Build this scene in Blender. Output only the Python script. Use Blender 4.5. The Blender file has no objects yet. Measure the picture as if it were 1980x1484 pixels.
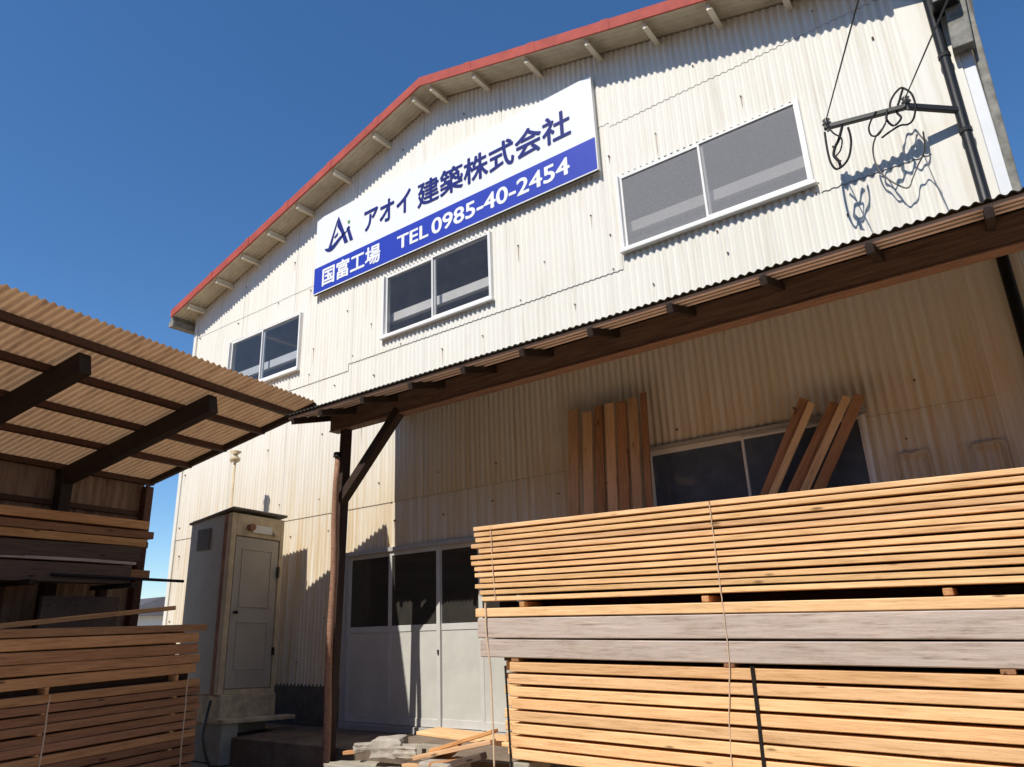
import bpy, bmesh, math, random
from mathutils import Vector, Matrix
random.seed(7)
sc = bpy.context.scene
COL = sc.collection
S = 6.5                       # metres from the camera to the factory front
EYE = 1.45


def P(x, y, z):
    """survey coordinates (unit = camera-to-wall distance, eye at 0) -> metres"""
    return Vector((x * S, (y - 1) * S, z * S + EYE))


# ---------------------------------------------------------------- camera
cam_d = bpy.data.cameras.new('camera')
cam_d.sensor_width = 36
cam_d.lens = 36 * 1381.06 / 1980
cam_d.clip_start, cam_d.clip_end = 0.05, 2000
cam = bpy.data.objects.new('camera', cam_d)
COL.objects.link(cam)
yaw, pitch, roll = math.radians(-35.8337), math.radians(18.4935), math.radians(-2.33172)
f = Vector((math.sin(yaw) * math.cos(pitch), math.cos(yaw) * math.cos(pitch), math.sin(pitch)))
r = Vector((math.cos(yaw), -math.sin(yaw), 0))
u = r.cross(f)
c_, s_ = math.cos(roll), math.sin(roll)
r2, u2 = c_ * r + s_ * u, -s_ * r + c_ * u
cam.matrix_world = Matrix.Translation(P(0, 0, 0)) @ Matrix((r2, u2, -f)).transposed().to_4x4()
sc.camera = cam

# ---------------------------------------------------------------- light
SUN = Vector((0.03, 1.0, -1.18)).normalized()          # travel direction
w = bpy.data.worlds.new('World')
sc.world = w
w.use_nodes = True
nt = w.node_tree
bg = nt.nodes['Background']
sky = nt.nodes.new('ShaderNodeTexSky')
sky.sky_type = 'NISHITA'
sky.sun_disc = False
sky.sun_elevation = math.asin(-SUN.z)
sky.sun_rotation = math.atan2(-SUN.x, -SUN.y)
sky.air_density, sky.dust_density, sky.ozone_density = 1.0, 0.0, 6.0
hsv = nt.nodes.new('ShaderNodeHueSaturation')
hsv.inputs['Saturation'].default_value = 1.14
nt.links.new(sky.outputs[0], hsv.inputs['Color'])
nt.links.new(hsv.outputs[0], bg.inputs[0])
bg.inputs[1].default_value = 0.14
sun_d = bpy.data.lights.new('sun', 'SUN')
sun_d.energy, sun_d.angle, sun_d.color = 5.0, math.radians(0.5), (1, 0.95, 0.86)
sun = bpy.data.objects.new('sun', sun_d)
COL.objects.link(sun)
sun.rotation_euler = SUN.to_track_quat('-Z', 'Y').to_euler()
sc.view_settings.view_transform = 'Standard'
sc.view_settings.look = 'None'
sc.view_settings.exposure = 0.06
sc.view_settings.gamma = 1
sc.cycles.max_bounces = 8
sc.cycles.diffuse_bounces = 5
sc.cycles.transparent_max_bounces = 12


# ---------------------------------------------------------------- materials
class N:
    def __init__(s, name):
        s.m = bpy.data.materials.new(name)
        s.m.use_nodes = True
        s.t = s.m.node_tree
        s.b = s.t.nodes['Principled BSDF']

    def n(s, typ, **kw):
        x = s.t.nodes.new(typ)
        for k, v in kw.items():
            if k.startswith('i_'):
                x.inputs[k[2:].replace('_', ' ')].default_value = v
            else:
                setattr(x, k, v)
        return x

    def l(s, a, b):
        s.t.links.new(a, b)

    def coord(s, scale=(1, 1, 1), kind='Object'):
        tc = s.n('ShaderNodeTexCoord')
        mp = s.n('ShaderNodeMapping')
        mp.inputs['Scale'].default_value = scale
        s.l(tc.outputs[kind], mp.inputs[0])
        return mp.outputs[0]

    def noise(s, vec, scale, detail=4, rough=.6):
        x = s.n('ShaderNodeTexNoise')
        x.inputs['Scale'].default_value = scale
        x.inputs['Detail'].default_value = detail
        x.inputs['Roughness'].default_value = rough
        s.l(vec, x.inputs['Vector'])
        return x.outputs['Fac']

    def ramp(s, fac, stops):
        x = s.n('ShaderNodeValToRGB')
        e = x.color_ramp.elements
        while len(e) < len(stops):
            e.new(.5)
        for k, (p, c) in enumerate(stops):
            e[k].position = p
            e[k].color = (*c, 1) if len(c) == 3 else c
        s.l(fac, x.inputs[0])
        return x.outputs[0]

    def mix(s, fac, a, b, mode='MIX'):
        x = s.n('ShaderNodeMix', data_type='RGBA', blend_type=mode)
        for sock, v in ((0, fac), (6, a), (7, b)):
            if hasattr(v, 'links'):
                s.l(v, x.inputs[sock])
            elif sock == 0:
                x.inputs[0].default_value = v
            else:
                x.inputs[sock].default_value = (*v, 1)
        return x.outputs[2]

    def bump(s, h, strength=.3, dist=.01):
        x = s.n('ShaderNodeBump')
        x.inputs['Strength'].default_value = strength
        x.inputs['Distance'].default_value = dist
        s.l(h, x.inputs['Height'])
        s.l(x.outputs[0], s.b.inputs['Normal'])

    def done(s, col, rough=.6, spec=.35, metal=0.0):
        if hasattr(col, 'links'):
            s.l(col, s.b.inputs['Base Color'])
        else:
            s.b.inputs['Base Color'].default_value = (*col, 1)
        s.b.inputs['Roughness'].default_value = rough
        s.b.inputs['Specular IOR Level'].default_value = spec
        s.b.inputs['Metallic'].default_value = metal
        return s.m


def plain(name, col, rough=.6, var=.18, scale=6, spec=.3, metal=0.0, bump=.15):
    a = N(name)
    v = a.coord()
    f1 = a.noise(v, scale, 6, .65)
    lo = tuple(max(0, c * (1 - var)) for c in col)
    hi = tuple(min(1, c * (1 + var)) for c in col)
    col_ = a.ramp(f1, [(.3, lo), (.7, hi)])
    if bump:
        a.bump(a.noise(v, scale * 6, 4), bump, .004)
    return a.done(col_, rough, spec, metal)


def wood(name, light, dark, weather=None, knots=True, obj_var=.2, hue=.007):
    """boards with the grain running along local X"""
    a = N(name)
    v1 = a.coord((.9, 16, 16))
    oi = a.n('ShaderNodeObjectInfo')
    off = a.n('ShaderNodeVectorMath', operation='ADD')
    a.l(v1, off.inputs[0])
    sc_ = a.n('ShaderNodeMath', operation='MULTIPLY')
    sc_.inputs[1].default_value = 37
    a.l(oi.outputs['Random'], sc_.inputs[0])
    a.l(sc_.outputs[0], off.inputs[1])
    g = a.noise(off.outputs[0], 3.2, 9, .78)
    col = a.ramp(g, [(.33, tuple(c * .8 for c in dark)), (.47, tuple((p + q) / 2 for p, q in zip(light, dark))), (.63, light)])
    v2 = a.coord((.55, 2.2, 2.2))
    off2 = a.n('ShaderNodeVectorMath', operation='ADD')
    a.l(v2, off2.inputs[0])
    a.l(sc_.outputs[0], off2.inputs[1])
    big = a.noise(off2.outputs[0], 2.0, 3)
    col = a.mix(.5, col, a.ramp(big, [(.3, (.68, .62, .56)), (.7, (1.0, 1.0, 1.0))]), 'MULTIPLY')
    if weather:
        wn = a.noise(off2.outputs[0], 4.5, 6, .75)
        col = a.mix(a.ramp(wn, [(.35, (0, 0, 0)), (.62, (1, 1, 1))]), col, weather)
    if knots:
        vk = a.coord((2.2, 9, 9))
        off3 = a.n('ShaderNodeVectorMath', operation='ADD')
        a.l(vk, off3.inputs[0])
        a.l(sc_.outputs[0], off3.inputs[1])
        vo = a.n('ShaderNodeTexVoronoi', feature='F1')
        vo.inputs['Scale'].default_value = 1.1
        a.l(off3.outputs[0], vo.inputs['Vector'])
        kf = a.ramp(vo.outputs['Distance'], [(.05, (1, 1, 1)), (.12, (0, 0, 0))])
        col = a.mix(kf, col, tuple(c * .35 for c in dark))
    hs = a.n('ShaderNodeHueSaturation')
    mr = a.n('ShaderNodeMapRange')
    mr.inputs['To Min'].default_value = 1 - obj_var
    mr.inputs['To Max'].default_value = 1 + obj_var
    a.l(oi.outputs['Random'], mr.inputs[0])
    a.l(mr.outputs[0], hs.inputs['Value'])
    mh = a.n('ShaderNodeMapRange')
    mh.inputs['To Min'].default_value = .5 - hue
    mh.inputs['To Max'].default_value = .5 + hue
    m7 = a.n('ShaderNodeMath', operation='MULTIPLY')
    m7.inputs[1].default_value = 7.31
    fr = a.n('ShaderNodeMath', operation='FRACT')
    a.l(oi.outputs['Random'], m7.inputs[0])
    a.l(m7.outputs[0], fr.inputs[0])
    a.l(fr.outputs[0], mh.inputs[0])
    a.l(mh.outputs[0], hs.inputs['Hue'])
    a.l(col, hs.inputs['Color'])
    a.bump(g, .6, .006)
    return a.done(hs.outputs[0], .7, .2)


def wall_paint():
    a = N('cream_corrugated_slate')
    v = a.coord((7, 7, .35))
    st = a.noise(v, 1.6, 6, .7)
    big = a.noise(a.coord((.35, .35, .6)), 1.2, 5, .6)
    col = a.ramp(st, [(.27, (.66, .61, .51)), (.45, (.80, .77, .70)), (.7, (.84, .82, .75))])
    col = a.mix(.35, col, a.ramp(big, [(.3, (.88, .84, .76)), (.7, (1, 1, 1))]), 'MULTIPLY')
    # brown vertical streaks on the lower sheets, fading out upwards and to the left
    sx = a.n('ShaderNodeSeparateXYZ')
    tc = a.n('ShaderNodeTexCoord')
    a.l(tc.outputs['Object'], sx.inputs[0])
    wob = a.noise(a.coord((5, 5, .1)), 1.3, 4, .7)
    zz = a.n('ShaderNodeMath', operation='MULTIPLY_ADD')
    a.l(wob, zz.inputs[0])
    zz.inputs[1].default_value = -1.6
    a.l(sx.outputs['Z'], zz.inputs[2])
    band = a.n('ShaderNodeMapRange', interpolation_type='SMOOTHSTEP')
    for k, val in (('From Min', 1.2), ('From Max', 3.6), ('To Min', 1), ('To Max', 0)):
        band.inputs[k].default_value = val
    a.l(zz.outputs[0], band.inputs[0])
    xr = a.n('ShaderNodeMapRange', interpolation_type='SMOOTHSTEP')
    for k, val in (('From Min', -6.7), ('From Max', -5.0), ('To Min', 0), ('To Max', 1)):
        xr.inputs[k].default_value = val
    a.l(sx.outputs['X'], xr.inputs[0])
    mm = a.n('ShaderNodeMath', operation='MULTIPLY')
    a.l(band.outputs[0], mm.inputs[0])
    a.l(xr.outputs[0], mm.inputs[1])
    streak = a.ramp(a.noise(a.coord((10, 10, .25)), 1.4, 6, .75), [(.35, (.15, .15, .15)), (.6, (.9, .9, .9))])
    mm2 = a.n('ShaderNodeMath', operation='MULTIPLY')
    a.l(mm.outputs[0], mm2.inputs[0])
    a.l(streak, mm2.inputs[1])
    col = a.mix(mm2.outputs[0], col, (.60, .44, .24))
    a.bump(a.noise(a.coord(), 60, 4), .12, .003)
    return a.done(col, .65, .25)


def glass(name, tint, dust, dustcol, gs=5, lo=.7):
    """thin window glass: clear/tinted + a film of dust + mirror-like reflection"""
    a = N(name)
    t = a.t
    out = t.nodes['Material Output']
    t.nodes.remove(a.b)
    tr = a.n('ShaderNodeBsdfTransparent')
    tr.inputs[0].default_value = (*tint, 1)
    df = a.n('ShaderNodeBsdfDiffuse')
    f1 = a.noise(a.coord(), gs, 6, .75)
    a.l(a.ramp(f1, [(.36, tuple(c * lo for c in dustcol)), (.62, dustcol)]), df.inputs[0])
    m1 = a.n('ShaderNodeMixShader')
    m1.inputs[0].default_value = dust
    a.l(tr.outputs[0], m1.inputs[1])
    a.l(df.outputs[0], m1.inputs[2])
    gl = a.n('ShaderNodeBsdfGlossy')
    gl.inputs['Roughness'].default_value = .02
    fr = a.n('ShaderNodeFresnel')
    ge = a.n('ShaderNodeNewGeometry')
    mi = a.n('ShaderNodeMapRange')
    mi.inputs['To Min'].default_value = 1.5
    mi.inputs['To Max'].default_value = 1 / 1.5
    a.l(ge.outputs['Backfacing'], mi.inputs[0])
    a.l(mi.outputs[0], fr.inputs[0])
    m2 = a.n('ShaderNodeMixShader')
    a.l(fr.outputs[0], m2.inputs[0])
    a.l(m1.outputs[0], m2.inputs[1])
    a.l(gl.outputs[0], m2.inputs[2])
    a.l(m2.outputs[0], out.inputs[0])
    return a.m


def ground_mat(name, c1, c2, sc1=1.2):
    a = N(name)
    v = a.coord()
    n1 = a.noise(v, sc1, 8, .7)
    n2 = a.noise(v, 60, 5, .8)
    col = a.ramp(n1, [(.3, c1), (.7, c2)])
    col = a.mix(.5, col, a.ramp(n2, [(.3, (.5, .5, .5)), (.7, (1.2, 1.2, 1.2))]), 'MULTIPLY')
    a.bump(n2, .5, .01)
    return a.done(col, .9, .15)


M = dict(
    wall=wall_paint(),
    soffit=plain('aged_cream_roof_sheet', (.55, .49, .37), .7, .2, 3),
    cream=plain('cream_paint', (.72, .66, .52), .55, .1, 5),
    trim=plain('offwhite_flat_trim', (.74, .71, .63), .5, .06, 3, bump=.05),
    red=plain('faded_red_flashing', (.40, .085, .065), .7, .2, 4, spec=.15),
    roof=plain('grey_roof_sheet', (.22, .2, .19), .7, .2, 3),
    rust=plain('rusty_nail', (.16, .085, .05), .8, .3, 30),
    rustrun=plain('rust_run', (.56, .43, .29), .8, .25, 12, bump=0),
    found=plain('dark_foundation', (.10, .09, .08), .9, .3, 8),
    alu=plain('white_aluminium', (.78, .77, .74), .4, .04, 6, bump=0),
    alugrey=plain('grey_aluminium', (.42, .41, .39), .4, .06, 6, bump=0),
    doorframe=plain('dull_door_aluminium', (.56, .55, .52), .4, .08, 5, bump=0),
    doorpanel=plain('pale_door_panel', (.53, .525, .48), .45, .11, 2.2, bump=.03),
    dark=plain('dark_interior', (.07, .065, .06), .9, .2, 2),
    girt=plain('white_girt', (.72, .70, .66), .6, .08, 3),
    glass_left=glass('bluish_glass', (.82, .85, .88), .10, (.30, .34, .42)),
    glass_mid=glass('dusty_glass', (.88, .88, .88), .11, (.30, .29, .29)),
    glass_frost=glass('figured_frosted_glass', (.95, .95, .95), .55, (.46, .45, .445), 110, .62),
    glass_low=glass('dark_blue_glass', (.3, .34, .42), .5, (.20, .25, .34)),
    glass_door=glass('brown_black_glass', (.35, .33, .3), .3, (.16, .145, .125)),
    signwhite=plain('sign_white', (.80, .81, .82), .35, .02, 3, spec=.4, bump=0),
    signblue=plain('sign_blue', (.016, .042, .40), .5, .04, 3, spec=.4, bump=0),
    navy=plain('letter_navy', (.018, .024, .17), .4, .03, 3, bump=0),
    letterwhite=plain('letter_white', (.82, .83, .84), .4, .02, 3, bump=0),
    green=plain('emblem_green', (.12, .35, .10), .4, .02, 3, bump=0),
    black=plain('black_pipe', (.012, .012, .012), .45, .3, 10, spec=.4),
    cable=plain('black_cable', (.012, .012, .013), .6, .2, 10),
    shadowgrey=plain('cable_shadow_grey', (.16, .15, .14), .6, .2, 10),
    porcelain=plain('grey_insulator', (.10, .095, .09), .4, .2, 10),
    pvc=plain('white_corner_flashing', (.70, .72, .74), .45, .06, 3, bump=.03),
    greywea=plain('weathered_grey_metal', (.22, .21, .18), .7, .45, 9),
    darkwood=wood('dark_brown_timber', (.34, .205, .15), (.13, .07, .052), knots=False, obj_var=.1),
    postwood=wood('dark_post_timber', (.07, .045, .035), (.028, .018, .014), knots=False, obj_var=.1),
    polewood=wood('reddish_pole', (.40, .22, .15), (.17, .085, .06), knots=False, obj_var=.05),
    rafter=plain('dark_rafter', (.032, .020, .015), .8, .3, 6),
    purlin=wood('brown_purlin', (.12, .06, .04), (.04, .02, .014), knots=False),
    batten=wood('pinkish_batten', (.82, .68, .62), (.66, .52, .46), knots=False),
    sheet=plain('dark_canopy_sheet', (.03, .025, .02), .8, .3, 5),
    shedsheet=None, shedwall=None,
    pine=wood('fresh_pine', (.88, .57, .30), (.62, .34, .145), obj_var=.14, hue=.004),
    pine2=wood('pale_pine', (.91, .61, .335), (.66, .385, .175), obj_var=.13, hue=.004),
    grey=wood('weathered_grey_timber', (.62, .52, .44), (.17, .12, .095), weather=(.46, .39, .34), knots=False),
    brown=wood('brown_board', (.66, .36, .16), (.40, .19, .08)),
    brown2=wood('dull_brown_board', (.42, .22, .11), (.22, .11, .055)),
    old=wood('old_grey_brown_timber', (.15, .105, .085), (.07, .045, .035)),
    leanboard=wood('leaning_board', (.70, .47, .27), (.50, .30, .15)),
    leanrust=wood('leaning_red_board', (.52, .29, .145), (.30, .145, .065)),
    booth=plain('booth_panel', (.38, .335, .28), .5, .1, 3, bump=.04),
    boothcream=plain('booth_cream_frame', (.52, .41, .26), .55, .25, 6),
    boothrust=plain('booth_rusty_corner', (.27, .13, .07), .7, .35, 7),
    boothdoor=plain('booth_door', (.40, .35, .28), .45, .06, 4, bump=.03),
    boothroof=plain('booth_roof', (.14, .125, .11), .7, .3, 5),
    boothbase=plain('booth_base', (.52, .41, .27), .7, .4, 5),
    boothwhite=plain('white_plate', (.7, .68, .6), .5, .05, 5, bump=0),
    concrete=ground_mat('concrete', (.30, .27, .22), (.46, .42, .34), 4),
    stone=ground_mat('broken_stone', (.34, .30, .25), (.52, .47, .40), 6),
    slab=ground_mat('worn_slab', (.11, .08, .06), (.28, .215, .16), 2),
    dirt=ground_mat('packed_dirt', (.36, .265, .17), (.50, .39, .27), .5),
    strapw=plain('pale_strap', (.62, .47, .33), .6, .1, 20, bump=0),
    strapk=plain('black_strap', (.012, .011, .011), .5, .1, 20, bump=0),
    annex=plain('grey_annex_sheet', (.27, .27, .29), .7, .15, 4),
    hwhite=plain('far_white_wall', (.7, .7, .68), .7, .05, 1),
    hroof=plain('far_dark_roof', (.10, .09, .09), .7, .2, 1),
    leaf=plain('far_leaves', (.06, .09, .035), .8, .4, 3),
)


def translucent_sheet():
    a = N('rusty_tan_roof_sheet')
    v = a.coord((.7, 5, .7))
    n1 = a.noise(v, 2.2, 6, .7)
    col = a.ramp(n1, [(.34, (.28, .13, .06)), (.48, (.58, .35, .20)), (.66, (.76, .55, .38))])
    a.bump(a.noise(v, 40, 4), .15, .003)
    m = a.done(col, .75, .2)
    t = a.t
    tl = a.n('ShaderNodeBsdfTranslucent')
    tl.inputs[0].default_value = (.62, .40, .22, 1)
    mx = a.n('ShaderNodeMixShader')
    mx.inputs[0].default_value = .2
    a.l(a.b.outputs[0], mx.inputs[1])
    a.l(tl.outputs[0], mx.inputs[2])
    a.l(mx.outputs[0], t.nodes['Material Output'].inputs[0])
    return m


M['shedsheet'] = translucent_sheet()


def shedwall_mat():
    a = N('stained_shed_wall')
    n1 = a.noise(a.coord((6, 6, .8)), 1.5, 6, .75)
    col = a.ramp(n1, [(.3, (.13, .075, .05)), (.52, (.27, .18, .13)), (.75, (.36, .27, .2))])
    return a.done(col, .85, .15)


M['shedwall'] = shedwall_mat()


# ---------------------------------------------------------------- mesh helpers
class MB:
    def __init__(s):
        s.v, s.f, s.mi, s.sm = [], [], [], []

    def add(s, verts, faces, mi=0, smooth=False):
        o = len(s.v)
        s.v += [Vector(x) for x in verts]
        s.f += [tuple(i + o for i in fc) for fc in faces]
        s.mi += [mi] * len(faces)
        s.sm += [smooth] * len(faces)
        return s

    def box(s, a, b, mi=0):
        """axis-aligned box between two corners in metres"""
        x0, x1 = sorted((a[0], b[0])); y0, y1 = sorted((a[1], b[1])); z0, z1 = sorted((a[2], b[2]))
        vs = [(x, y, z) for z in (z0, z1) for y in (y0, y1) for x in (x0, x1)]
        return s.add(vs, [(0, 2, 3, 1), (4, 5, 7, 6), (0, 1, 5, 4), (2, 6, 7, 3), (0, 4, 6, 2), (1, 3, 7, 5)], mi)

    def pbox(s, a, b, mi=0):
        return s.box(P(*a), P(*b), mi)

    def bar(s, p0, p1, w, h, up=(0, 0, 1), mi=0):
        """beam from p0 to p1; h along up, w across"""
        p0, p1 = Vector(p0), Vector(p1)
        x = (p1 - p0).normalized()
        y = Vector(up).cross(x).normalized()
        z = x.cross(y)
        vs = []
        for p in (p0, p1):
            for sy, sz in ((-1, -1), (1, -1), (1, 1), (-1, 1)):
                vs.append(p + y * (w / 2 * sy) + z * (h / 2 * sz))
        return s.add(vs, [(3, 2, 1, 0), (4, 5, 6, 7), (0, 1, 5, 4), (1, 2, 6, 5), (2, 3, 7, 6), (3, 0, 4, 7)], mi)

    def tube(s, pts, rad, n=8, mi=0, cap=True):
        pts = [Vector(p) for p in pts]
        rads = rad if isinstance(rad, (list, tuple)) else [rad] * len(pts)
        vs, fs = [], []
        ref = Vector((.31, .2, .93)).normalized()
        for i, p in enumerate(pts):
            t = (pts[min(i + 1, len(pts) - 1)] - pts[max(i - 1, 0)]).normalized()
            if abs(t.dot(ref)) > .97:
                ref = Vector((.93, .3, .1)).normalized()
            a = t.cross(ref).normalized()
            b = t.cross(a)
            for k in range(n):
                an = 2 * math.pi * k / n
                vs.append(p + (a * math.cos(an) + b * math.sin(an)) * rads[i])
        for i in range(len(pts) - 1):
            for k in range(n):
                k2 = (k + 1) % n
                fs.append((i * n + k, i * n + k2, (i + 1) * n + k2, (i + 1) * n + k))
        s.add(vs, fs, mi, True)
        if cap:
            o = len(s.v) - len(vs)
            for base in (0, (len(pts) - 1) * n):
                s.f.append(tuple(o + base + k for k in range(n)))
                s.mi.append(mi)
                s.sm.append(False)
        return s

    def build(s, name, mat, parent=None, bevel=0.0, loc=None):
        me = bpy.data.meshes.new(name)
        base = Vector(loc) if loc is not None else Vector((0, 0, 0))
        off = Vector((0, 0, 0))
        q = parent
        while q is not None:
            off += q.location
            q = q.parent
        me.from_pydata([tuple(x - off - base) for x in s.v], [], s.f)
        for m in (mat if isinstance(mat, (list, tuple)) else [mat]):
            me.materials.append(m)
        me.polygons.foreach_set('material_index', s.mi)
        me.polygons.foreach_set('use_smooth', s.sm)
        me.update()
        o = bpy.data.objects.new(name, me)
        COL.objects.link(o)
        o.location = base
        if parent is not None:
            o.parent = parent
        if bevel:
            b = o.modifiers.new('bevel', 'BEVEL')
            b.width, b.segments, b.limit_method = bevel, 2, 'ANGLE'
        return o


def tag(o, label=None, cat=None, group=None, kind=None):
    for k, v in (('label', label), ('category', cat), ('group', group), ('kind', kind)):
        if v:
            o[k] = v
    return o


def thing(name, loc, label, cat, group=None):
    o = bpy.data.objects.new(name, None)
    o.empty_display_size = .2
    COL.objects.link(o)
    o.location = loc
    return tag(o, label, cat, group)


def board(name, p0, p1, w, h, mat, label, cat='board', group=None, up=(0, 0, 1), bev=.004, warp=.0):
    """one plank as its own object, grain along local X"""
    p0, p1 = Vector(p0), Vector(p1)
    L = (p1 - p0).length
    x = (p1 - p0).normalized()
    y = Vector(up).cross(x).normalized()
    z = x.cross(y)
    bm = bmesh.new()
    bmesh.ops.create_cube(bm, size=1)
    for v in bm.verts:
        v.co = Vector((v.co.x * L, v.co.y * w, v.co.z * h))
    bmesh.ops.bevel(bm, geom=bm.edges[:], offset=bev, segments=1, affect='EDGES')
    if warp:
        bmesh.ops.subdivide_edges(bm, edges=[e for e in bm.edges if abs((e.verts[0].co - e.verts[1].co).x) > L * .5], cuts=7)
        k = random.uniform(-warp, warp)
        ph = random.uniform(0, 6)
        for v in bm.verts:
            v.co.z += k * math.sin(v.co.x * 1.3 + ph)
            v.co.y += .6 * k * math.cos(v.co.x * 1.1 + ph)
    me = bpy.data.meshes.new(name)
    bm.to_mesh(me)
    bm.free()
    me.materials.append(mat)
    o = bpy.data.objects.new(name, me)
    COL.objects.link(o)
    o.matrix_world = Matrix.Translation((p0 + p1) / 2) @ Matrix((x, y, z)).transposed().to_4x4()
    return tag(o, label, cat, group)


def spline(pts, n=6):
    """Catmull-Rom through points"""
    pts = [Vector(p) for p in pts]
    out = []
    for i in range(len(pts) - 1):
        a = pts[max(i - 1, 0)]; b = pts[i]; c = pts[i + 1]; d = pts[min(i + 2, len(pts) - 1)]
        for k in range(n):
            t = k / n
            out.append(.5 * ((2 * b) + (c - a) * t + (2 * a - 5 * b + 4 * c - d) * t * t + (3 * b - a - 3 * c + d) * t ** 3))
    out.append(pts[-1])
    return out


ORD = ['topmost', 'second', 'third', 'fourth', 'fifth', 'sixth', 'seventh', 'eighth', 'ninth', 'tenth', 'eleventh',
       'twelfth', 'thirteenth', 'fourteenth', 'fifteenth', 'sixteenth', 'seventeenth', 'eighteenth', 'nineteenth']

# ================================================================= ground
GZ = -.223
g = MB()
gz = P(0, 0, GZ).z
nn = 24
ext = 400
gv = [(-ext + 2 * ext * i / nn, -ext + 2 * ext * j / nn, gz) for j in range(nn + 1) for i in range(nn + 1)]
g.add(gv, [(j * (nn + 1) + i, j * (nn + 1) + i + 1, (j + 1) * (nn + 1) + i + 1, (j + 1) * (nn + 1) + i) for j in range(nn) for i in range(nn)])
tag(g.build('yard_ground', M['dirt']), 'packed earth yard in front of the factory', kind='structure')
sl = MB()
SLZ = -.177
sl.pbox((-1.9, .838, GZ - .01), (.5, 1.004, SLZ))
tag(sl.build('concrete_slab', M['slab'], bevel=.01), 'worn concrete floor slab along the factory front', kind='structure')

# ================================================================= factory
fac = thing('factory_building', P(-.9, 1, SLZ),
            'tall cream factory with corrugated walls, a red edged gable roof and sliding windows', 'building')
XL, XR, XRIDGE, ZR, SL_ = -1.826, .046, -.898, 1.135, .283


def ztop(x):
    return ZR - SL_ * abs(x - XRIDGE)


OPEN = [(-1.643, -1.343, .592, .742), (-1.058, -.756, .592, .742), (-.474, -.160, .592, .742),
        (-.471, -.157, .05, .242), (-1.155, -.713, -.3, .147)]
PITCH = .075
AMP = .0102


def front_wall():
    mb = MB()
    idx = {}
    verts, faces = [], []
    x0m, x1m = XL * S + .05, -.012 * S
    n = int((x1m - x0m) / (PITCH / 8))
    sheet_w = PITCH * 9.5

    def rows_for(x):
        if x < -1.17: seams = [.235, .545, .80]
        elif x < -.48: seams = [.235, .561, .86]
        elif x < -.155: seams = [.235, .592, .851]
        else: seams = [.235, .574, .851]
        return seams

    def vert(i, z, row, zt, zb):
        key = (i, round(z, 4), row)
        if key not in idx:
            x = x0m + (x1m - x0m) * i / n
            amp = AMP
            if -1.03 < x / S < -.70 and .147 <= z <= .2352 and row[1] == 0:
                amp = .0012
            y = -amp * math.cos(2 * math.pi * x / PITCH)
            y -= (.005 if row[1] == 3 else .009) * min(1, max(0, (zt - z) / max(.05, zt - zb))) + .003 * (row[2] % 2)
            idx[key] = len(verts)
            verts.append(Vector((x, y, z * S + EYE)))
        return idx[key]

    for i in range(n):
        xa = (x0m + (x1m - x0m) * i / n) / S
        xb = (x0m + (x1m - x0m) * (i + 1) / n) / S
        xm = (xa + xb) / 2
        seams = rows_for(xm)
        sheet = int((xm * S - x0m) / sheet_w)
        grp = 0 if xm < -1.17 else 1 if xm < -.48 else 2 if xm < -.155 else 3
        cuts = [-.105] + seams + [None]
        for k in range(len(cuts) - 1):
            zb = cuts[k]
            zt = cuts[k + 1]
            ztr = zt if zt is not None else 1.14
            # solid intervals inside [zb, zt]
            solids = [(zb, zt)]
            for (ox0, ox1, oz0, oz1) in OPEN:
                if ox0 <= xm <= ox1:
                    nw = []
                    for a, b in solids:
                        bb = b if b is not None else 9
                        if oz1 <= a or oz0 >= bb:
                            nw.append((a, b))
                            continue
                        if oz0 > a: nw.append((a, oz0))
                        if oz1 < bb: nw.append((oz1, b))
                    solids = nw
            for a, b in solids:
                row = (grp, k, sheet)
                ta = b if b is not None else ztop(xa)
                tb = b if b is not None else ztop(xb)
                if ta <= a + .001:
                    continue
                segs = max(1, int((ta - a) / .12)) if b is not None else 1
                for q in range(segs):
                    z0 = a + (ta - a) * q / segs
                    z1a = a + (ta - a) * (q + 1) / segs
                    z1b = a + (tb - a) * (q + 1) / segs
                    z0b = a + (tb - a) * q / segs
                    faces.append((vert(i, z0, row, ztr, zb), vert(i + 1, z0b, row, ztr, zb), vert(i + 1, z1b, row, ztr, zb), vert(i, z1a, row, ztr, zb)))
    mb.add(verts, faces, 0, True)
    # rusty nail heads along the girts
    rnd = random.Random(3)
    for zr in (-.06, .03, .20, .272, .41, .52, .572, .635, .69, .79, .885, .97, 1.05):
        x = XL + .04
        while x < -.02:
            xx = x + rnd.uniform(-.02, .02)
            zz = zr + rnd.uniform(-.007, .007)
            x += rnd.uniform(.10, .20)
            if zz > ztop(xx) - .03 or any(o[0] - .012 < xx < o[1] + .012 and o[2] - .012 < zz < o[3] + .012 for o in OPEN):
                continue
            xx = round(xx * S / PITCH) * PITCH / S
            c = P(xx, 1, zz)
            rad = rnd.uniform(.007, .011)
            vs = [c + Vector((0, -.034, 0))]
            for k in range(8):
                vs.append(c + Vector((rad * math.cos(k * math.pi / 4), -.031, rad * math.sin(k * math.pi / 4))))
            for k in range(8):
                vs.append(c + Vector((rad * math.cos(k * math.pi / 4), -.01, rad * math.sin(k * math.pi / 4))))
            fs = [(0, 1 + k, 1 + (k + 1) % 8) for k in range(8)] + [(1 + k, 9 + k, 9 + (k + 1) % 8, 1 + (k + 1) % 8) for k in range(8)]
            mb.add(vs, fs, 1)
            if rnd.random() < .45:      # rust run below the nail
                ln, hw = rnd.uniform(.06, .34), rnd.uniform(.003, .007)
                mb.add([c + Vector((-hw, -.0236, 0)), c + Vector((hw, -.0236, 0)), c + Vector((hw * .3, -.0236, -ln)), c + Vector((-hw * .3, -.0236, -ln))], [(3, 2, 1, 0)], 2)
    return mb.build('corrugated_wall', [M['wall'], M['rust'], M['rustrun']], fac)


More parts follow.
